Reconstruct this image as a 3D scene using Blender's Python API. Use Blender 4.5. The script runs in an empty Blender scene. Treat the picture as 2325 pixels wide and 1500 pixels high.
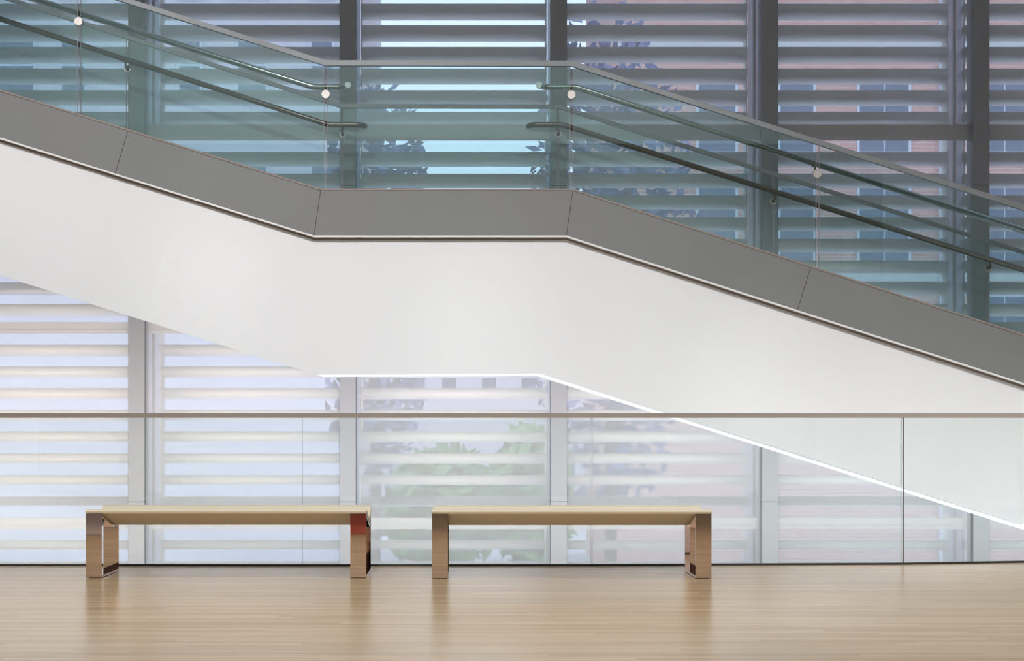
import bpy, bmesh, math, random
from mathutils import Vector, Matrix
random.seed(7)
sc = bpy.context.scene
COL = sc.collection

# ---------------------------------------------------------------- camera, world, lights, exposure
F = 3570.0                      # focal length in pixels of the 2325 px wide frame
CX, CY, EYE = 1055.0, 955.0, 1.015
cam_d = bpy.data.cameras.new('camera'); cam = bpy.data.objects.new('camera', cam_d); COL.objects.link(cam)
cam.location = (0, 0, EYE); cam.rotation_euler = (math.pi/2, 0, 0)
cam_d.sensor_width = 36; cam_d.lens = F/2325*36
cam_d.shift_x = (1162.5-CX)/2325; cam_d.shift_y = (CY-750)/2325
cam_d.clip_end = 400
sc.camera = cam
sc.view_settings.view_transform = 'Standard'; sc.view_settings.look = 'None'
sc.view_settings.exposure = 0.0; sc.view_settings.gamma = 1; sc.view_settings.use_curve_mapping = False
cy = sc.cycles
cy.use_denoising = True
cy.max_bounces = 7; cy.diffuse_bounces = 3; cy.glossy_bounces = 4; cy.transmission_bounces = 4
cy.transparent_max_bounces = 24
cy.caustics_reflective = False; cy.caustics_refractive = False
cy.use_adaptive_sampling = True; cy.adaptive_threshold = 0.03
cy.sample_clamp_indirect = 4

w = bpy.data.worlds.new('sky'); sc.world = w; w.use_nodes = True
nt = w.node_tree; nt.nodes.clear()
wo = nt.nodes.new('ShaderNodeOutputWorld'); bg = nt.nodes.new('ShaderNodeBackground')
tc = nt.nodes.new('ShaderNodeTexCoord'); sp = nt.nodes.new('ShaderNodeSeparateXYZ')
cr = nt.nodes.new('ShaderNodeValToRGB')
cr.color_ramp.elements[0].position = 0.0; cr.color_ramp.elements[0].color = (.64, .80, 1.0, 1)
cr.color_ramp.elements[1].position = 0.7; cr.color_ramp.elements[1].color = (.52, .68, 1.0, 1)
nt.links.new(tc.outputs['Generated'], sp.inputs[0]); nt.links.new(sp.outputs[2], cr.inputs[0])
nt.links.new(cr.outputs[0], bg.inputs[0]); bg.inputs[1].default_value = 2.3
nt.links.new(bg.outputs[0], wo.inputs[0])

def area(name, loc, target, sx, sy, power, spread, color=(1, 1, 1)):
    d = bpy.data.lights.new(name, 'AREA'); d.shape = 'RECTANGLE'; d.size = sx; d.size_y = sy
    d.energy = power; d.spread = math.radians(spread); d.color = color
    o = bpy.data.objects.new(name, d); COL.objects.link(o); o.location = loc
    o.rotation_euler = (Vector(target)-Vector(loc)).to_track_quat('-Z', 'Y').to_euler()
    return o
# added unseen fill lamps overhead, brightening the gallery floor
for x in (-4.5, 0, 4.5):
    area('floor_fill', (x, 8.3, 11.3), (x, 8.0, 0), 1.6, 1.6, 34, 66, (1.0, .985, .955))
# added fill from behind, lifting the floor beneath the benches
for x in (-4.0, -1.3, 1.4, 4.2):
    area('bench_fill', (x, .3, 7.2), (x, 8.8, 0), .4, .4, 23, 34, (1.0, .975, .94))
# invented lamps out of view, aimed to whiten the plaster side of the stair
for x, z, pw in ((-6.6, 3.8, 17), (-4.2, 3.0, 16), (-2.0, 2.1, 16), (0, 1.7, 16), (2.2, 1.3, 16), (4.4, -.1, 21), (6.8, -1.2, 26)):
    area('plaster_fill', (x, 2.6, 9.6), (x, 12.7, z), .5, .5, pw*.99, 26, (.985, .985, 1.0))
# added hidden strips below the balcony edge, brightening the lower window wall
for x, c in ((-5.75, (1.0, .90, .80)), (0, (1.0, .97, .95)), (5.75, (.97, 1.0, 1.0))):
    area('wall_fill', (x, 11.9, -1.25), (x, 15.5, .95), 5.7, .12, 89, 60, c)
# added fills below view: one whitens the soffit, one bounces off the lobby
area('soffit_fill', (0, 13.15, -1.3), (0, 13.16, 2), 17, .1, 26, 24, (1.0, .995, .98))
area('lobby_fill', (0, 12.6, -.9), (0, 12.6, -5), 17, .3, 600, 75, (1.0, .99, .97))
# added fill on the upper back wall, for ambient and glass reflections
area('rear_fill', (0, -4.0, 11.3), (0, -8, 9.0), 16, .6, 620, 120, (.95, .98, 1.0))

# ---------------------------------------------------------------- helpers
def at(x, y, D):
    """point at depth D (metres from the viewpoint) of a photo measurement"""
    return ((x-CX)*D/F, D, EYE+(CY-y)*D/F)

class MB:
    def __init__(s): s.bm = bmesh.new()
    def box(s, x0, x1, y0, y1, z0, z1, bev=0, seg=2):
        vs = [s.bm.verts.new((x, y, z)) for x in (x0, x1) for y in (y0, y1) for z in (z0, z1)]
        idx = [(0,1,3,2),(4,6,7,5),(0,4,5,1),(2,3,7,6),(0,2,6,4),(1,5,7,3)]
        fs = [s.bm.faces.new([vs[i] for i in f]) for f in idx]
        if bev:
            es = list({e for f in fs for e in f.edges})
            bmesh.ops.bevel(s.bm, geom=es, offset=bev, segments=seg, affect='EDGES', profile=.5)
        return s
    def prism(s, pts, a, b, axis='Y', bev=0, seg=2):
        """polygon (list of 2D points) extruded from a to b. axis Y: pts are (x,z); axis X: pts are (y,z)"""
        def v(p, t): return (p[0], t, p[1]) if axis == 'Y' else ((t, p[0], p[1]) if axis == 'X' else (p[0], p[1], t))
        A = [s.bm.verts.new(v(p, a)) for p in pts]; B = [s.bm.verts.new(v(p, b)) for p in pts]
        n = len(pts)
        fs = [s.bm.faces.new(A), s.bm.faces.new(B[::-1])]
        fs += [s.bm.faces.new((A[i], B[i], B[(i+1) % n], A[(i+1) % n])) for i in range(n)]
        if bev:
            es = list({e for f in fs for e in f.edges})
            bmesh.ops.bevel(s.bm, geom=es, offset=bev, segments=seg, affect='EDGES', profile=.5)
        return s
    def tube(s, pts, r, n=16, cap=True):
        pts = [Vector(p) for p in pts]; rings = []; up = None
        for i, p in enumerate(pts):
            a = pts[i]-pts[i-1] if i else pts[1]-pts[0]
            b = pts[i+1]-pts[i] if i < len(pts)-1 else a
            t = (a.normalized()+b.normalized()).normalized()
            if up is None: up = t.orthogonal().normalized()
            up = (up-t*up.dot(t)).normalized(); side = t.cross(up)
            k = 1/max(.5, t.dot(b.normalized()))
            rings.append([s.bm.verts.new(p+(up*math.cos(2*math.pi*j/n)+side*math.sin(2*math.pi*j/n))*r*(1 if k < 1.001 else min(k, 1.2))) for j in range(n)])
        for i in range(len(rings)-1):
            for j in range(n):
                f = s.bm.faces.new((rings[i][j], rings[i][(j+1) % n], rings[i+1][(j+1) % n], rings[i+1][j])); f.smooth = True
        if cap:
            s.bm.faces.new(rings[0][::-1]); s.bm.faces.new(rings[-1])
        return s
    def disc(s, c, r, y0, y1, n=32, bev=.003):
        """short cylinder whose axis runs along Y, edge eased"""
        prof = [(r-bev, y0), (r, y0+bev), (r, y1-bev), (r-bev, y1)] if y1 > y0 else None
        rings = [[s.bm.verts.new((c[0]+q*math.cos(2*math.pi*j/n), y, c[1]+q*math.sin(2*math.pi*j/n))) for j in range(n)] for q, y in prof]
        for i in range(len(rings)-1):
            for j in range(n):
                f = s.bm.faces.new((rings[i][j], rings[i][(j+1) % n], rings[i+1][(j+1) % n], rings[i+1][j])); f.smooth = True
        s.bm.faces.new(rings[0][::-1]); s.bm.faces.new(rings[-1])
        return s
    def build(s, name, mat, parent=None):
        bmesh.ops.recalc_face_normals(s.bm, faces=s.bm.faces)
        me = bpy.data.meshes.new(name); s.bm.to_mesh(me); s.bm.free()
        me.materials.append(mat)
        o = bpy.data.objects.new(name, me); COL.objects.link(o)
        if parent:
            o.parent = parent; o.matrix_parent_inverse = Matrix.Translation(-parent.location)
        return o

def thing(name, label, cat, loc=(0, 0, 0), group=None):
    o = bpy.data.objects.new(name, None); COL.objects.link(o); o.location = loc; o.empty_display_size = .1
    o['label'] = label; o['category'] = cat
    if group: o['group'] = group
    return o
def tag(o, label, cat, group=None):
    o['label'] = label; o['category'] = cat
    if group: o['group'] = group
    return o
def struct(o): o['kind'] = 'structure'; return o

# ---------------------------------------------------------------- materials
def mat(name):
    m = bpy.data.materials.new(name); m.use_nodes = True; n = m.node_tree; n.nodes.clear()
    out = n.nodes.new('ShaderNodeOutputMaterial'); return m, n, out
def L(n, a, b): n.links.new(a, b)
def pbr(name, col, rough=.5, metal=0, noise=0, nscale=(8, 8, 8), bump=0, coat=0, spec=.5):
    m, n, out = mat(name)
    p = n.nodes.new('ShaderNodeBsdfPrincipled'); L(n, p.outputs[0], out.inputs[0])
    p.inputs['Base Color'].default_value = (*col, 1); p.inputs['Roughness'].default_value = rough
    p.inputs['Metallic'].default_value = metal; p.inputs['Specular IOR Level'].default_value = spec
    p.inputs['Coat Weight'].default_value = coat
    if noise or bump:
        t = n.nodes.new('ShaderNodeTexCoord'); mp = n.nodes.new('ShaderNodeMapping'); nz = n.nodes.new('ShaderNodeTexNoise')
        mp.inputs['Scale'].default_value = nscale; nz.inputs['Detail'].default_value = 3; nz.inputs['Scale'].default_value = 1
        L(n, t.outputs['Object'], mp.inputs[0]); L(n, mp.outputs[0], nz.inputs[0])
        if noise:
            r = n.nodes.new('ShaderNodeMapRange'); r.inputs[3].default_value = 1-noise; r.inputs[4].default_value = 1+noise
            h = n.nodes.new('ShaderNodeHueSaturation'); h.inputs['Color'].default_value = (*col, 1)
            L(n, nz.outputs[0], r.inputs[0]); L(n, r.outputs[0], h.inputs['Value']); L(n, h.outputs[0], p.inputs['Base Color'])
        if bump:
            b = n.nodes.new('ShaderNodeBump'); b.inputs['Strength'].default_value = bump; b.inputs['Distance'].default_value = .002
            L(n, nz.outputs[0], b.inputs['Height']); L(n, b.outputs[0], p.inputs['Normal'])
    return m
def glass(name, tint, fac=.04, veil=0.0, veilcol=(.45, .75, .74)):
    """sheet of clear glass: every face lets light through with a tint and mirrors a little"""
    m, n, out = mat(name)
    tr = n.nodes.new('ShaderNodeBsdfTransparent'); tr.inputs[0].default_value = (*tint, 1)
    gl = n.nodes.new('ShaderNodeBsdfGlossy'); gl.inputs['Roughness'].default_value = 0.0; gl.inputs[0].default_value = (.78, .97, .95, 1)
    lw = n.nodes.new('ShaderNodeFresnel'); lw.inputs[0].default_value = 1.45
    mx = n.nodes.new('ShaderNodeMixShader'); mu = n.nodes.new('ShaderNodeMath'); mu.operation = 'MULTIPLY'; mu.inputs[1].default_value = fac/.034
    L(n, lw.outputs[0], mu.inputs[0]); L(n, mu.outputs[0], mx.inputs[0]); L(n, tr.outputs[0], mx.inputs[1]); L(n, gl.outputs[0], mx.inputs[2])
    last = mx
    if veil:
        df = n.nodes.new('ShaderNodeBsdfDiffuse'); df.inputs[0].default_value = (*veilcol, 1)  # even diffuse veil standing in for reflections hazing the glass
        m2 = n.nodes.new('ShaderNodeMixShader'); m2.inputs[0].default_value = veil
        L(n, mx.outputs[0], m2.inputs[1]); L(n, df.outputs[0], m2.inputs[2]); last = m2
    L(n, last.outputs[0], out.inputs[0]); return m
def cloth(name, col, cover, transl):
    m, n, out = mat(name)
    tr = n.nodes.new('ShaderNodeBsdfTransparent'); df = n.nodes.new('ShaderNodeBsdfDiffuse'); tl = n.nodes.new('ShaderNodeBsdfTranslucent')
    df.inputs[0].default_value = (*col, 1); tl.inputs[0].default_value = (*col, 1)
    a = n.nodes.new('ShaderNodeMixShader'); a.inputs[0].default_value = transl; b = n.nodes.new('ShaderNodeMixShader'); b.inputs[0].default_value = cover
    L(n, df.outputs[0], a.inputs[1]); L(n, tl.outputs[0], a.inputs[2]); L(n, tr.outputs[0], b.inputs[1]); L(n, a.outputs[0], b.inputs[2])
    L(n, b.outputs[0], out.inputs[0]); return m

def wood_floor():
    m, n, out = mat('maple_strip_floor')
    p = n.nodes.new('ShaderNodeBsdfPrincipled'); L(n, p.outputs[0], out.inputs[0])
    t = n.nodes.new('ShaderNodeTexCoord')
    br = n.nodes.new('ShaderNodeTexBrick'); br.offset = 0.0; br.offset_frequency = 2; br.squash = 1
    br.inputs['Color1'].default_value = (.46, .325, .185, 1); br.inputs['Color2'].default_value = (.58, .43, .265, 1)
    br.inputs['Mortar'].default_value = (.40, .27, .15, 1)
    br.inputs['Scale'].default_value = 1; br.inputs['Mortar Size'].default_value = .0009
    br.inputs['Brick Width'].default_value = 1.35; br.inputs['Row Height'].default_value = .057
    sx = n.nodes.new('ShaderNodeSeparateXYZ'); L(n, t.outputs['Object'], sx.inputs[0])
    dv = n.nodes.new('ShaderNodeMath'); dv.operation = 'DIVIDE'; dv.inputs[1].default_value = .057; L(n, sx.outputs[1], dv.inputs[0])
    fl = n.nodes.new('ShaderNodeMath'); fl.operation = 'FLOOR'; L(n, dv.outputs[0], fl.inputs[0])
    wn = n.nodes.new('ShaderNodeTexWhiteNoise'); wn.noise_dimensions = '1D'; L(n, fl.outputs[0], wn.inputs['W'])
    ml = n.nodes.new('ShaderNodeMath'); ml.operation = 'MULTIPLY_ADD'; ml.inputs[1].default_value = 5.0; L(n, wn.outputs[0], ml.inputs[0]); L(n, sx.outputs[0], ml.inputs[2])
    cb = n.nodes.new('ShaderNodeCombineXYZ'); L(n, ml.outputs[0], cb.inputs[0]); L(n, sx.outputs[1], cb.inputs[1]); L(n, cb.outputs[0], br.inputs[0])
    mp = n.nodes.new('ShaderNodeMapping'); mp.inputs['Scale'].default_value = (1.3, 55, 1); nz = n.nodes.new('ShaderNodeTexNoise'); nz.inputs['Scale'].default_value = 1; nz.inputs['Detail'].default_value = 4
    L(n, t.outputs['Object'], mp.inputs[0]); L(n, mp.outputs[0], nz.inputs[0])
    r = n.nodes.new('ShaderNodeMapRange'); r.inputs[1].default_value = .3; r.inputs[2].default_value = .7; r.inputs[3].default_value = .88; r.inputs[4].default_value = 1.1
    h = n.nodes.new('ShaderNodeHueSaturation'); L(n, nz.outputs[0], r.inputs[0]); L(n, r.outputs[0], h.inputs['Value']); L(n, br.outputs[0], h.inputs['Color'])
    L(n, h.outputs[0], p.inputs['Base Color'])
    mp2 = n.nodes.new('ShaderNodeMapping'); mp2.inputs['Scale'].default_value = (.9, 9, 1); n2 = n.nodes.new('ShaderNodeTexNoise'); n2.inputs['Scale'].default_value = 1
    L(n, t.outputs['Object'], mp2.inputs[0]); L(n, mp2.outputs[0], n2.inputs[0])
    r2 = n.nodes.new('ShaderNodeMapRange'); r2.inputs[3].default_value = .17; r2.inputs[4].default_value = .30; L(n, n2.outputs[0], r2.inputs[0]); L(n, r2.outputs[0], p.inputs['Roughness'])
    p.inputs['Specular IOR Level'].default_value = .42
    return m
def brick(name, c1, c2, mortar, bw=.42, rh=.14):
    m, n, out = mat(name)
    p = n.nodes.new('ShaderNodeBsdfPrincipled'); L(n, p.outputs[0], out.inputs[0]); p.inputs['Roughness'].default_value = .85
    t = n.nodes.new('ShaderNodeTexCoord'); mp = n.nodes.new('ShaderNodeMapping'); mp.inputs['Rotation'].default_value = (math.pi/2, 0, 0)
    br = n.nodes.new('ShaderNodeTexBrick'); br.inputs['Color1'].default_value = (*c1, 1); br.inputs['Color2'].default_value = (*c2, 1); br.inputs['Mortar'].default_value = (*mortar, 1)
    br.inputs['Scale'].default_value = 1; br.inputs['Mortar Size'].default_value = .012; br.inputs['Brick Width'].default_value = bw; br.inputs['Row Height'].default_value = rh
    L(n, t.outputs['Object'], mp.inputs[0]); L(n, mp.outputs[0], br.inputs[0]); L(n, br.outputs[0], p.inputs['Base Color'])
    return m
def leaves(name, c1, c2):
    m, n, out = mat(name)
    p = n.nodes.new('ShaderNodeBsdfPrincipled'); L(n, p.outputs[0], out.inputs[0]); p.inputs['Roughness'].default_value = .7
    t = n.nodes.new('ShaderNodeTexCoord'); nz = n.nodes.new('ShaderNodeTexNoise'); nz.inputs['Scale'].default_value = 3; nz.inputs['Detail'].default_value = 5
    r = n.nodes.new('ShaderNodeValToRGB'); r.color_ramp.elements[0].position = .35; r.color_ramp.elements[1].position = .65
    r.color_ramp.elements[0].color = (*c1, 1); r.color_ramp.elements[1].color = (*c2, 1)
    L(n, t.outputs['Object'], nz.inputs[0]); L(n, nz.outputs[0], r.inputs[0]); L(n, r.outputs[0], p.inputs['Base Color']); return m

M = dict(
    floor=wood_floor(),
    plaster=pbr('white_plaster', (.86, .86, .86), .6, noise=.012, nscale=(1.2, 1.2, 1.2)),
    fascia=pbr('grey_painted_steel', (.222, .222, .218), .42, noise=.02, nscale=(2, 2, 2)),
    trimlight=pbr('light_metal_edge', (.86, .84, .82), .35),
    bronze=pbr('bronze_reveal', (.23, .165, .12), .45),
    bead=pbr('bronze_bead', (.30, .25, .22), .4),
    cap=pbr('satin_steel_cap', (.31, .325, .335), .38, metal=.3),
    rail=pbr('satin_bronze_tube', (.20, .165, .135), .28, metal=.85),
    railn=pbr('satin_steel_tube', (.42, .43, .41), .24, metal=.9),
    steel=pbr('brushed_steel', (.62, .58, .53), .36, metal=.85, bump=.15, nscale=(60, 3, 60)),
    sglass=glass('stair_glass', (.900, .952, .945), .033, .010),
    eglass=pbr('glass_edge', (.40, .38, .38), .2),
    bglass=glass('balcony_glass', (.955, .978, .974), .03, .012, (.85, .92, .92)),
    bcap=pbr('taupe_metal_cap', (.33, .285, .255), .4),
    black=pbr('black_rubber', (.015, .015, .016), .5),
    joint=cloth('joint_highlight', (.97, .95, .95), .28, .6),  # translucent white imitating light caught on the glass edges
    leather=pbr('cream_leather', (.72, .645, .50), .52, noise=.03, nscale=(5, 5, 5), bump=.12),
    chrome=pbr('polished_chrome', (.76, .63, .55), .035, metal=1),
    mullion=pbr('grey_mullion_paint', (.235, .235, .25), .45, noise=.02, nscale=(1, 1, 1)),
    transom=pbr('pale_transom', (.40, .39, .395), .5),
    scrim=cloth('sheer_scrim', (.90, .89, .90), .46, .5),
    wglass=glass('window_glass', (.975, .985, .985), .03),
    blade=pbr('louvre_aluminium', (.86, .80, .775), .45),
    fin=cloth('fritted_fin', (.72, .72, .86), .62, .5),
    dpost=pbr('dark_post', (.16, .16, .18), .5),
    white=pbr('white_paint', (.80, .81, .81), .7),
    ceil=pbr('ceiling_paint', (.82, .82, .82), .8),
    brownwall=pbr('walnut_panel', (.13, .075, .048), .5, noise=.15, nscale=(6, 6, .5)),
    red=pbr('red_wool', (.36, .035, .008), .9, noise=.1, nscale=(2, 2, 2)),
    taupe=pbr('taupe_felt', (.42, .33, .29), .9, noise=.08),
    tread=pbr('stone_tread', (.40, .39, .37), .6, noise=.05),
    lobby=pbr('pale_stone_floor', (.70, .69, .67), .5, noise=.04, nscale=(1, 1, 1)),
    redbrick=brick('red_brick', (.66, .36, .30), (.58, .28, .24), (.62, .55, .52)),
    limestone=brick('pale_limestone', (.68, .63, .66), (.62, .58, .62), (.58, .54, .57), 1.2, .6),
    stone=pbr('stone_band', (.58, .56, .55), .7, noise=.05),
    bframe=pbr('window_frame_paint', (.62, .64, .70), .5),
    bpane=pbr('town_window_glass', (.07, .10, .18), .05, bump=1.0, nscale=(1.6, 1.6, 2.5), spec=1.0),
    roof=pbr('slate_roof', (.18, .18, .22), .7),
    grass=leaves('grass', (.10, .22, .05), (.18, .32, .08)),
    leaf=leaves('tree_leaves', (.07, .16, .05), (.20, .34, .12)),
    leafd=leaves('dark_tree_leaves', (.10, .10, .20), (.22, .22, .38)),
    paving=pbr('pale_paving', (.60, .585, .57), .8, noise=.1),
    bark=pbr('bark', (.16, .12, .09), .9, bump=.8, nscale=(6, 6, 2)),
)

# ---------------------------------------------------------------- setting
SL, SR = -8.6, 8.9                         # side walls
def bal_depth(y): return EYE*F/(y-CY)       # depth of a floor point seen at photo row y
bal = [(-700, 1283.2), (687, 1284.6), (1343, 1284.4), (2048, 1281.0), (3000, 1266.0)]
balp = [((x-CX)*bal_depth(y)/F, bal_depth(y)) for x, y in bal]
EDGE = .10
m = MB()
m.prism([(SL, -8), (SR, -8), (SR, balp[-1][1]+EDGE)] + [(x, y+EDGE) for x, y in balp[::-1][1:-1]] + [(SL, balp[0][1]+EDGE)], -.42, 0, axis='Z')
struct(m.build('floor', M['floor']))
struct(MB().box(SL-.2, SR+.2, 11.0, 16.0, -5.4, -5.2).build('floor_lobby', M['lobby']))
struct(MB().box(SL-.2, SR+.2, -8.2, 16.0, 11.5, 11.7).build('ceiling', M['ceil']))
struct(MB().box(SL-.2, SL, -8.2, 15.9, -5.4, 11.5).build('wall_left', M['white']))
struct(MB().box(SR, SR+.2, -8.2, 15.9, -5.4, 11.5).build('wall_right', M['white']))
struct(MB().box(SL, SR, -8.2, -8.0, -.4, 6.9).build('wall_back', M['brownwall']))
struct(MB().box(SL, SR, -8.2, -7.9, 6.9, 11.5).build('wall_back_upper', M['white']))
struct(MB().box(SL, SR, 10.2, 10.4, -5.4, -.42).build('wall_lobby', M['white']))
tag(MB().box(-1.36, -.84, 3.2, 6.25, 0, .012, .004, 1).build('added_runner', M['red']), 'narrow red runner on the maple floor, added out of view to redden a bench leg reflection', 'rug')  # unseen runner, put in for the red mirrored in the bench leg
tag(MB().box(-4.4, -3.05, 3.0, 6.35, 0, .012, .004, 1).build('added_mat', M['taupe']), 'taupe mat on the maple floor, added out of view to tint the left bench end leg reflection', 'rug')  # unseen mat, put in for the taupe patch mirrored in the left leg

# ---------------------------------------------------------------- window wall
DW = 15.5
MULX = [(309.5+479.7*i-CX)*DW/F for i in range(-3, 6)]
MW = .0805
jz = [at(0, y, DW)[2] for y in (420, 1138)]
for i, x in enumerate(MULX):
    m = MB()
    for z0, z1 in ((-5.2, jz[1]-.004), (jz[1]+.004, jz[0]-.004), (jz[0]+.004, 11.5)):
        m.box(x-MW, x+MW, DW, DW+.10, z0, z1, .002, 1)
    m.box(x-MW+.004, x+MW-.004, DW+.006, DW+.22, -5.2, 11.5)
    struct(m.build('trim_%d' % (i+1), M['mullion']))
TR = [(282, 318), (731, 757), (1175, 1201), (-162, -126), (1619, 1645)]
DT = DW+.17
for i in range(len(MULX)-1):
    x0, x1 = MULX[i]+MW, MULX[i+1]-MW
    g = MB().box(x0, x1, DW+.20, DW+.215, -5.2, 11.5).build('window_%d' % (i+1), M['wglass']); struct(g)
    for a, b in TR:
        zt, zb = at(0, a, DT)[2], at(0, b, DT)[2]
        MB().box(x0, x1, DT, DT+.025, zb, zt, .002, 1).box(x0, x1, DT-.006, DT, zb+.03, zb+.036).build('transom', M['transom'], g)

words = ['left of the first mullion', 'between first and second mullions from left', 'behind the middle landing',
         'just right of the landing', 'between fourth and fifth mullions', 'at the far right picture edge']
DS = DW+.062
for i in range(1, 7):
    if i+1 >= len(MULX): break
    x0, x1 = MULX[i+1-0]+MW+.002-0, 0
for k in range(6):
    x0, x1 = MULX[k+2]+MW+.003, MULX[k+3]-MW-.003
    t = thing('roller_shade', 'sheer pale scrim shade in the window bay '+words[k], 'window shade', ((x0+x1)/2, DS, -5.0), 'sheer scrim shades on the window wall')
    m = MB()
    nx = 24
    vs = [[m.bm.verts.new((x0+(x1-x0)*j/nx, DS+.0025*math.sin(j*1.9+k), z)) for j in range(nx+1)] for z in (-4.9, 11.2)]
    for j in range(nx): m.bm.faces.new((vs[0][j], vs[0][j+1], vs[1][j+1], vs[1][j])).smooth = True
    m.build('fabric', M['scrim'], t)
    MB().tube([(x0, DS, 11.25), (x1, DS, 11.25)], .035).build('roller', M['trimlight'], t)
    MB().box(x0, x1, DS-.008, DS+.008, -4.94, -4.9, .002, 1).build('hem_bar', M['trimlight'], t)

# ---------------------------------------------------------------- louvre screens outside the glass
DL = 16.28
tops = [254-49.2*k for k in range(0, 9)] + [345+49.25*k for k in range(8)] + [782+49.3*k for k in range(8)] + [1226+49.3*k for k in range(4)]
tops = sorted(tops)
sL = F/DL
lw = ['at the far left behind the scrim', 'behind the second window bay from left', 'behind the landing with bright sky in its gaps',
      'just right of the landing, brick building partly behind', 'in front of the brick building, fifth bay', 'at the far right edge of the view']
def blade_mesh(x0, x1, zt):
    prof = [(0, 0), (0, -.060), (.004, -.072), (.014, -.083), (.04, -.092), (.10, -.102), (.245, -.113), (.26, -.108), (.26, -.03), (.245, -.015)]
    return [(DL+a, zt+b) for a, b in prof]
for k in range(6):
    x0, x1 = MULX[k+2]+MW, MULX[k+3]-MW
    t = thing('louvre_screen', 'grey horizontal louvre screen outside the glass, '+lw[k], 'louvre', ((x0+x1)/2, DL, -5.2), 'louvre screens outside the window wall')
    first = None
    for y in tops:
        z = EYE+(CY-y)/sL
        if first is None:
            m = MB().prism(blade_mesh(x0, x1, 0), x0, x1, axis='X')
            for f in m.bm.faces: f.smooth = abs(f.normal.x) < .5
            first = m.build('blade', M['blade'], t); first.location.z = z
            ob = first
        else:
            ob = first.copy(); COL.objects.link(ob); ob.location.z = z
    MB().box(x0, x0+.008, DL+.02, DL+.25, -5.2, 11.0).build('end_plate', M['blade'], t)
    MB().box(x1-.008, x1, DL+.02, DL+.25, -5.2, 11.0).build('end_plate', M['blade'], t)
    MB().box(x1+.012, x1+.065, DL+.05, DL+.056, -5.2, 11.0).box(x1+.095, x1+.15, DL+.05, DL+.056, -5.2, 11.0).build('side_fin', M['fin'], t)
    MB().box(x1+.068, x1+.092, DL+.05, DL+.11, -5.2, 11.0).build('post', M['dpost'], t)

# ---------------------------------------------------------------- staircase
D1, D2 = 12.75, 14.49
XL, XR = -420, 2745
def line(k1, k2, sl, sr):
    """profile of the stair: slope, level landing, slope. k1,k2 = photo positions of the two kinks"""
    def y(x):
        if x < k1[0]: return k1[1]-sl*(k1[0]-x)
        if x > k2[0]: return k2[1]+sr*(x-k2[0])
        return k1[1]+(k2[1]-k1[1])*(x-k1[0])/(k2[0]-k1[0])
    return y
def strip(name, mt, parent, topf, botf, xs_t, xs_b, D, y0, y1, bev=0):
    """band between two profiles: xs_t/xs_b matching stations"""
    m = MB()
    T = [at(x, topf(x), D) for x in xs_t]; B = [at(x, botf(x), D) for x in xs_b]
    m.prism([(p[0], p[2]) for p in T]+[(p[0], p[2]) for p in B[::-1]], y0, y1, bev=bev)
    return m.build(name, mt, parent)
ftop = line((730, 432), (1300, 432), .3096, .3222)
fbot = line((714, 536), (1285, 536), .3125, .3225)
sbot = lambda x: fbot(x)+4.0
bbot = lambda x: fbot(x)+8.6
body_b = line((715, 849.5), (1228, 847), .3140, .3154)
base = at(1010, 536, D1)
stair = thing('staircase', 'long white and grey staircase with a level landing, crossing the hall behind the glass rail', 'staircase', (base[0], D1, -5.2))
JT = [XL, 294, 730, 1300, 1838, XR]; JB = [XL, 265, 714, 1285, 1808, XR]
g = .7
for i in range(5):
    a, b = JT[i]+(g/2), JT[i+1]-(g/2); c, d = JB[i]+(g/2), JB[i+1]-(g/2)
    strip('fascia_panel', M['fascia'], stair, ftop, fbot, [a, b], [c, d], D1, D1-.050, D1-.012, .0015)
o = strip('top_bead', M['bead'], stair, lambda x: ftop(x)-1.5, lambda x: ftop(x)+2.5, [XL, 730, 1300, XR], [XL, 730, 1300, XR], D1, D1-.055, D1-.0085)
o['label'] = 'brown metal bead'
o = strip('reveal_edge', M['trimlight'], stair, fbot, sbot, [XL, 714, 1285, XR], [XL, 714, 1285, XR], D1, D1-.052, D1+.02)
o['label'] = 'thin white edge strip'
o = strip('shadow_reveal', M['bronze'], stair, sbot, bbot, [XL, 714, 1285, XR], [XL, 714, 1285, XR], D1, D1-.012, D1+.02)
o['label'] = 'thin bronze reveal strip'
strip('plaster_body', M['plaster'], stair, lambda x: fbot(x)-60, body_b, [XL, 714, 1285, XR], [XL, 715, 1228, XR], D1, D1, D1+.80)
strip('structure_slab', M['white'], stair, lambda x: ftop(x)+14, lambda x: fbot(x)+6, [XL, 725, 1295, XR], [XL, 714, 1285, XR], D1, D1+.805, D2-.02)
# steps
m = MB()
for side in (0, 1):
    n = 13
    for k in range(n):
        if side == 0:
            xa, xb = 725-(k+1)*88, 725-k*88; y = ftop(725-(k+1)*88)+10+24
            y = ftop(xb)+10
        else:
            xa, xb = 1305+k*88, 1305+(k+1)*88; y = ftop(xb)+10
        A = at(xa, y, D1); B = at(xb, y+30, D1)
        m.box(A[0], B[0], D1+.02, D2-.02, B[2], A[2], .003, 1)
A = at(725, 442, D1); B = at(1305, 462, D1)
m.box(A[0], B[0], D1+.02, D2-.02, B[2], A[2])
m.build('tread_flight', M['tread'], stair)

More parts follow.
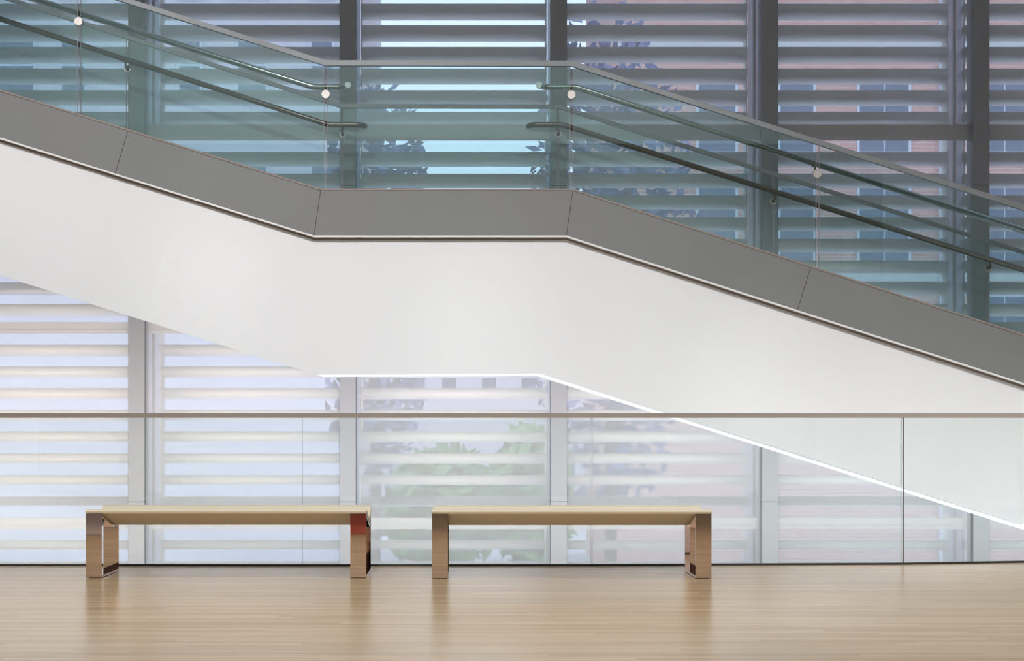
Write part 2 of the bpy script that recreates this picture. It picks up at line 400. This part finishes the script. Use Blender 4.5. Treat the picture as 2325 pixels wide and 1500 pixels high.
# guards
def guard(name, label, D, topf_cap, botf_cap, edges, botg, gap, mt_cap):
    t = thing(name, label, 'glass guard', (at((edges[0]+edges[-1])/2, 0, D)[0], D, 0), 'glass guards of the stair')
    for i in range(len(edges)-1):
        a, b = edges[i]+gap/2, edges[i+1]-gap/2
        k = [x for x in KX[name] if a < x < b]
        xs = [a]+k+[b]
        strip('glass_panel', M['sglass'], t, lambda x: botf_cap(x)-3, botg, xs, xs, D, D-.008, D+.008)
        for e in (a, b):
            pT, pB = at(e, botf_cap(e), D), at(e, botg(e), D)
            MB().box(pT[0]-.0014, pT[0]+.0014, D-.0095, D+.0095, pB[2], pT[2]).build('glass_edge', M['eglass'], t)
    xs = [XL]+KX[name]+[XR]
    strip('cap_rail', mt_cap, t, topf_cap, botf_cap, xs, xs, D, D-.018, D+.018, .002)
    return t
KX = {'near_stair_guard': [739, 1298], 'far_stair_guard': [775, 1268]}
gn = guard('near_stair_guard', 'front glass guard of the stair with flat steel cap, topmost sloping band', D1,
           line((740, 138.5), (1300, 138.5), .3150, .3195), line((738, 150), (1297, 150), .3150, .3195),
           [XL, 180, 739.5, 1297.5, 1856, XR], lambda x: ftop(x)+8, 7, M['cap'])
gf = guard('far_stair_guard', 'rear glass guard of the stair, seen lower through the front guard', D2,
           line((777, 237.5), (1270, 237.5), .3225, .3135), line((775, 246), (1268, 246), .3225, .3135),
           [XL, 290, 776, 1267, 1755, 2243, XR], lambda x: 530+(-.31*(776-x) if x < 776 else (.32*(x-1268) if x > 1268 else 0)), 6, M['cap'])
gn.name = 'glass_guard'; gf.name = 'glass_guard.001'

# handrails
def handrail(label, D, pts, end, curl, brackets, mt, discy, near):
    """pts: photo positions of the tube centre; end: +1 tube ends to the right, -1 to the left; curl: towards +Y or -Y"""
    P = [Vector(at(x, y, D)) for x, y in pts]
    # P[0] far out, P[1] kink, P[2] start of the return
    path = [P[0]]
    d1 = (P[0]-P[1]).normalized(); d2 = (P[2]-P[1]).normalized()
    R = .045
    for q in range(7):
        u = q/6; path.append((P[1]+d1*R)*(1-u)**2+P[1]*2*u*(1-u)+(P[1]+d2*R)*u*u)
    c = P[2]; rr = .085
    for q in range(9):
        a = q/8*math.pi/2
        path.append(c+Vector((end*rr*math.sin(a), curl*rr*(1-math.cos(a)), 0)))
    t = thing('handrail', label, 'handrail', tuple(P[1]), 'stair handrails')
    MB().tube(path, .0250, 20).build('rail_tube', mt, t)
    gy = D1 if near else D2
    for x, y, rx in brackets:
        c = at(x, y, gy); rp = at(rx[0], rx[1], D)
        b = MB().tube([(c[0], gy+(.012 if near else -.012), c[2]), (c[0], D-.02*(-1 if near else 1)*0, c[2]+.002), (rp[0], D, rp[2]-.015)], .0075, 12).build('bracket', mt, t)
        if near:
            MB().disc((c[0], c[2]), .036, gy-.030, gy-.009).build('disc', M['steel'], b)['label'] = 'round brushed steel disc'
            MB().disc((c[0], c[2]), .026, gy+.009, gy+.020).build('rosette', M['steel'], b)
        else:
            MB().disc((c[0], c[2]), .033, gy-.020, gy-.009).build('rosette', M['steel'], b)
            MB().disc((c[0], c[2]), .018, gy-.034, gy-.018).build('hub', mt, b)
        A = Vector((rp[0], D, rp[2]-.021)); 
        MB().box(A.x-.035, A.x+.035, D-.009, D+.009, A.z-.004, A.z+.003, .002, 1).build('saddle', mt, b)
    return t
DN, DF = D1+.095, D2-.10
nl = lambda x: 31+.3163*(x-182) if x < 711 else 197.5
nr = lambda x: 197.5 if x < 1308 else 197.5+.3206*(x-1308)
fl = lambda x: 283-.3225*(745-x) if x < 745 else 283
fr = lambda x: 283 if x < 1276 else 283+.3146*(x-1276)
handrail('upper steel handrail left of the landing, held by round discs on the front glass', DN, [(XL, nl(XL)), (711, 197.5), (768, 197.5)], 1, -1,
         [(180, 50, (184, nl(184))), (740, 215, (740, 197.5))], M['railn'], 0, True)
handrail('upper steel handrail descending right of the landing, held by round discs', DN, [(XR, nr(XR)), (1308, 197.5), (1246, 197.5)], -1, -1,
         [(1297, 216, (1297, 197.5)), (1854, 395, (1852, nr(1852)))], M['railn'], 0, True)
handrail('lower dark bronze handrail left of the landing, on the rear glass', DF, [(XL, fl(XL)), (745, 283), (806, 283)], 1, 1,
         [(290, 157, (286, fl(286))), (778, 305, (778, 283))], M['rail'], 0, False)
handrail('lower dark bronze handrail descending right of the landing, on the rear glass', DF, [(XR, fr(XR)), (1276, 283), (1222, 283)], -1, 1,
         [(1267, 305, (1267, 283)), (1755, 457, (1759, fr(1759))), (2242, 609, (2246, fr(2246)))], M['rail'], 0, False)

# ---------------------------------------------------------------- balcony balustrade
CAPT, CAPB = 1.069, 1.036
bt = thing('balustrade', 'frameless glass balustrade with slim taupe top rail behind the benches', 'balustrade', (0, balp[1][1], 0))
def seg_poly(a, b, half):
    a, b = Vector(a), Vector(b); d = (b-a).normalized(); n = Vector((-d.y, d.x))
    return [(a-n*half)[:], (b-n*half)[:], (b+n*half)[:], (a+n*half)[:]]
for i in range(len(balp)-1):
    a, b = Vector(balp[i]), Vector(balp[i+1]); d = (b-a).normalized(); gp = .008; ga = .0028 if i == 1 else gp; gb = .0028 if i == 0 else gp
    MB().prism(seg_poly(a+d*ga, b-d*gb, .009), .012, CAPB, axis='Z').build('glass_panel', M['bglass'], bt)
    MB().prism(seg_poly(a+d*(-.012), b-d*(-.012) if i < len(balp)-2 else b, .020), CAPB, CAPT, axis='Z').build('cap_rail', M['bcap'], bt)
    MB().prism(seg_poly(a-d*.01, b+d*.01, .016), -.02, .0125, axis='Z').build('base_channel', M['black'], bt)
    if i:
        gw = .0022 if i == 1 else gp*.9
        MB().prism(seg_poly(a-d*gw, a+d*gw, .0085), .012, CAPB, axis='Z').build('joint_strip', M['joint'], bt)
a = Vector(balp[3]); MB().prism(seg_poly(a+Vector((.0082, 0)), a+Vector((.0102, 0)), .010), .012, CAPB, axis='Z').build('glass_edge', M['black'], bt)

# ---------------------------------------------------------------- benches
def bench(xl, xr, yb, label):
    D = bal_depth(yb); k = D/F
    X0, X1 = (xl-CX)*k, (xr-CX)*k
    dep = .50; H = .437; vz = .325; vd = .36
    t = thing('bench', label, 'bench', ((X0+X1)/2, D, 0), 'gallery benches')
    # seat: front edge thin, underside falls to a keel, back edge thin
    T = .020
    prof = [(-.004, H-.006), (.002, H+.004), (.012, H+.008), (.06, H-.006), (.16, H-.030), (vd-.04, H-.066), (vd+.03, H-.060), (dep-.035, H+.002), (dep-.012, H+.010), (dep-.002, H+.006), (dep+.004, H-.004),
            (dep-.004, H-T), (vd+.01, vz), (vd, vz-.004), (vd-.012, vz), (.004, H-T)]
    m = MB(); m.prism([(D+a, z) for a, z in prof], X0-.002, X1+.002, axis='X', bev=0)
    caps = [f for f in m.bm.faces if abs(f.normal.x) > .9]
    for f in m.bm.faces: f.smooth = False
    es = list({e for f in caps for e in f.edges})
    bmesh.ops.bevel(m.bm, geom=es, offset=.006, segments=3, affect='EDGES', profile=.5)
    s = m.build('seat', M['leather'], t)
    # seam lines across the seat
    # legs: a closed loop of flat polished strip that follows the underside
    th = .009
    outer = [(0, .004), (0, H-T-.001), (.004, H-T-.001), (vd, vz-.005), (dep-.004, H-T-.001), (dep, H-T-.001), (dep, .004)]
    inner = [(th, .004+.014), (th, H-T-.018), (th+.004, H-T-.018), (vd, vz-.005-.014), (dep-th-.004, H-T-.022), (dep-th, H-T-.022), (dep-th, .004+.014)]
    for a0 in (X0, X1-.1025):
        m = MB(); n = len(outer)
        V = [[[m.bm.verts.new((x, D+p[0], p[1])) for p in pr] for pr in (outer, inner)] for x in (a0, a0+.1025)]
        for i in range(n):
            j = (i+1) % n
            for q in (0, 1):
                m.bm.faces.new((V[q][0][i], V[q][0][j], V[q][1][j], V[q][1][i]))
            for r in (0, 1):
                m.bm.faces.new((V[0][r][i], V[0][r][j], V[1][r][j], V[1][r][i]))
        lg = m.build('leg', M['chrome'], t)
        mf = MB()
        for yy in (.03, dep-.05): mf.box(a0+.02, a0+.08, D+yy, D+yy+.02, 0, .0045)
        mf.build('foot_pad', M['black'], lg)
    return t
bench(195, 831.5, 1312.3, 'left of the two cream leather benches with mirror chrome legs')
bench(981, 1615.5, 1313.3, 'right of the two cream leather benches with mirror chrome legs')

# ---------------------------------------------------------------- outside
struct(MB().box(-200, 200, 16.9, 380, -5.3, -5.2).build('ground_outside', M['paving']))
def building(name, label, X0, X1, Y, zt, wallm, cols, rows, frame=.12, bands=(), arch=False):
    t = thing(name, label, 'building', ((X0+X1)/2, Y, -5.2))
    MB().box(X0, X1, Y, Y+14, -5.2, zt).build('wall', wallm, t)
    for z0, z1 in bands: MB().box(X0-.1, X1+.1, Y-.12, Y, z0, z1, .03, 1).build('stone_band', M['stone'], t)
    MB().box(X0-.3, X1+.3, Y-.35, Y+14.3, zt, zt+.5, .05, 1).build('cornice', M['stone'], t)
    for z0, z1 in rows:
        for x0, x1 in cols:
            f = MB().box(x0, x1, Y-.06, Y+.02, z0, z1)
            w_ = f.build('window', M['bframe'], t)
            m = MB(); nx = max(1, round((x1-x0)/1.1))
            for i in range(nx):
                a = x0+.08+(x1-x0-.16)*i/nx; b = x0+.08+(x1-x0-.16)*(i+1)/nx
                m.box(a+.03, b-.03, Y-.075, Y-.055, z0+.1, z0+(z1-z0)*.48); m.box(a+.03, b-.03, Y-.075, Y-.055, z0+(z1-z0)*.52, z1-.1)
            m.build('pane', M['bpane'], w_)
    return t
YB = 60.0; kb = YB/F
def X(px): return (px-CX)*kb
def Z(py): return EYE+(CY-py)*kb
rows = [(Z(y+178), Z(y)) for y in (-190, 172, 420, 668)]
cols = [(X(1580), X(1675)), (X(1765), X(1852)), (X(1945), X(2068)), (X(2230), X(2330)), (X(2450), X(2560)), (X(2660), X(2760))]
b = building('brick_building', 'red brick building with blue windows beyond the louvres at right', X(1395), X(3000), YB, Z(-420), M['redbrick'], cols, rows,
         bands=[(Z(122), Z(90)), (Z(640), Z(616))])
MB().box(X(2131), X(2143), YB-.2, YB, -5.2, Z(-420)).build('downpipe', M['bframe'], b)
cols = [(X(c), X(c+95)) for c in (-560, -420, -280, -120, 20, 70+30, 200, 510, 700)]
cols = [(X(a), X(b)) for a, b in ((-560, -470), (-380, -290), (-200, -110), (-40, 50), (105, 170), (380, 440), (518, 596), (690, 750))]
rows = [(Z(y+150), Z(y)) for y in (-180, 46, 330)]
building('stone_building', 'pale lavender stone building beyond the louvres at left', X(-900), X(815), YB+2, Z(-360), M['limestone'], cols, rows, bands=[(Z(256), Z(232))])
building('hall', 'long pale low building in the distance behind the trees', (700-CX)*95/F, (1500-CX)*95/F, 95, EYE+(CY-640)*95/F, M['limestone'],
         [((q-CX)*95/F, (q+40-CX)*95/F) for q in range(730, 1450, 90)], [(EYE+(CY-q-70)*95/F, EYE+(CY-q)*95/F) for q in (680, 820)])
def tree(label, x, y, h, r, lm, n=260, tall=1.3, z0=-5.2):
    t = thing('tree', label, 'tree', (x, y, z0), 'trees outside the window wall')
    m = MB(); m.tube([(x, y, z0), (x+.05, y, z0+h*.3), (x-.05, y, z0+h*.6)], .18, 8)
    for q in range(5):
        a = q*1.26; m.tube([(x, y, z0+h*(.3+.06*q)), (x+math.cos(a)*r*.6, y+math.sin(a)*r*.6, z0+h*(.55+.06*q))], .06, 6)
    m.build('trunk', M['bark'], t)
    m = MB()
    for q in range(n*6):
        a, e, s = random.uniform(0, 6.283), random.uniform(-1, 1), random.random()**.4
        c = Vector((x+math.cos(a)*math.sqrt(1-e*e)*r*s, y+math.sin(a)*math.sqrt(1-e*e)*r*s, z0+h*.62+e*r*s*tall))
        u = Vector((random.gauss(0, 1), random.gauss(0, 1), random.gauss(0, 1))).normalized(); v = u.orthogonal().normalized(); L_ = random.uniform(.16, .34)
        m.bm.faces.new([m.bm.verts.new(c+u*L_), m.bm.verts.new(c+v*L_*.55), m.bm.verts.new(c-u*L_), m.bm.verts.new(c-v*L_*.55)])
    m.build('foliage', lm, t)
def tx(px, Y): return (px-CX)*Y/F
tree('dark blue-grey tree at the left edge of the sky gap behind the landing', tx(850, 48), 48, 17, 1.9, M['leafd'], 330, 3.4)
tree('purple-grey tree beside the brick building right of the sky gap', tx(1385, 46), 46, 17.5, 2.6, M['leafd'], 420, 3.0)
tree('low green tree behind the middle of the balustrade', tx(1010, 40), 40, 6.4, 1.6, M['leaf'], 260, 1.0)
tree('slim green tree behind the balustrade near the middle mullion', tx(1205, 38), 38, 7.0, 1.0, M['leaf'], 200, 1.8)
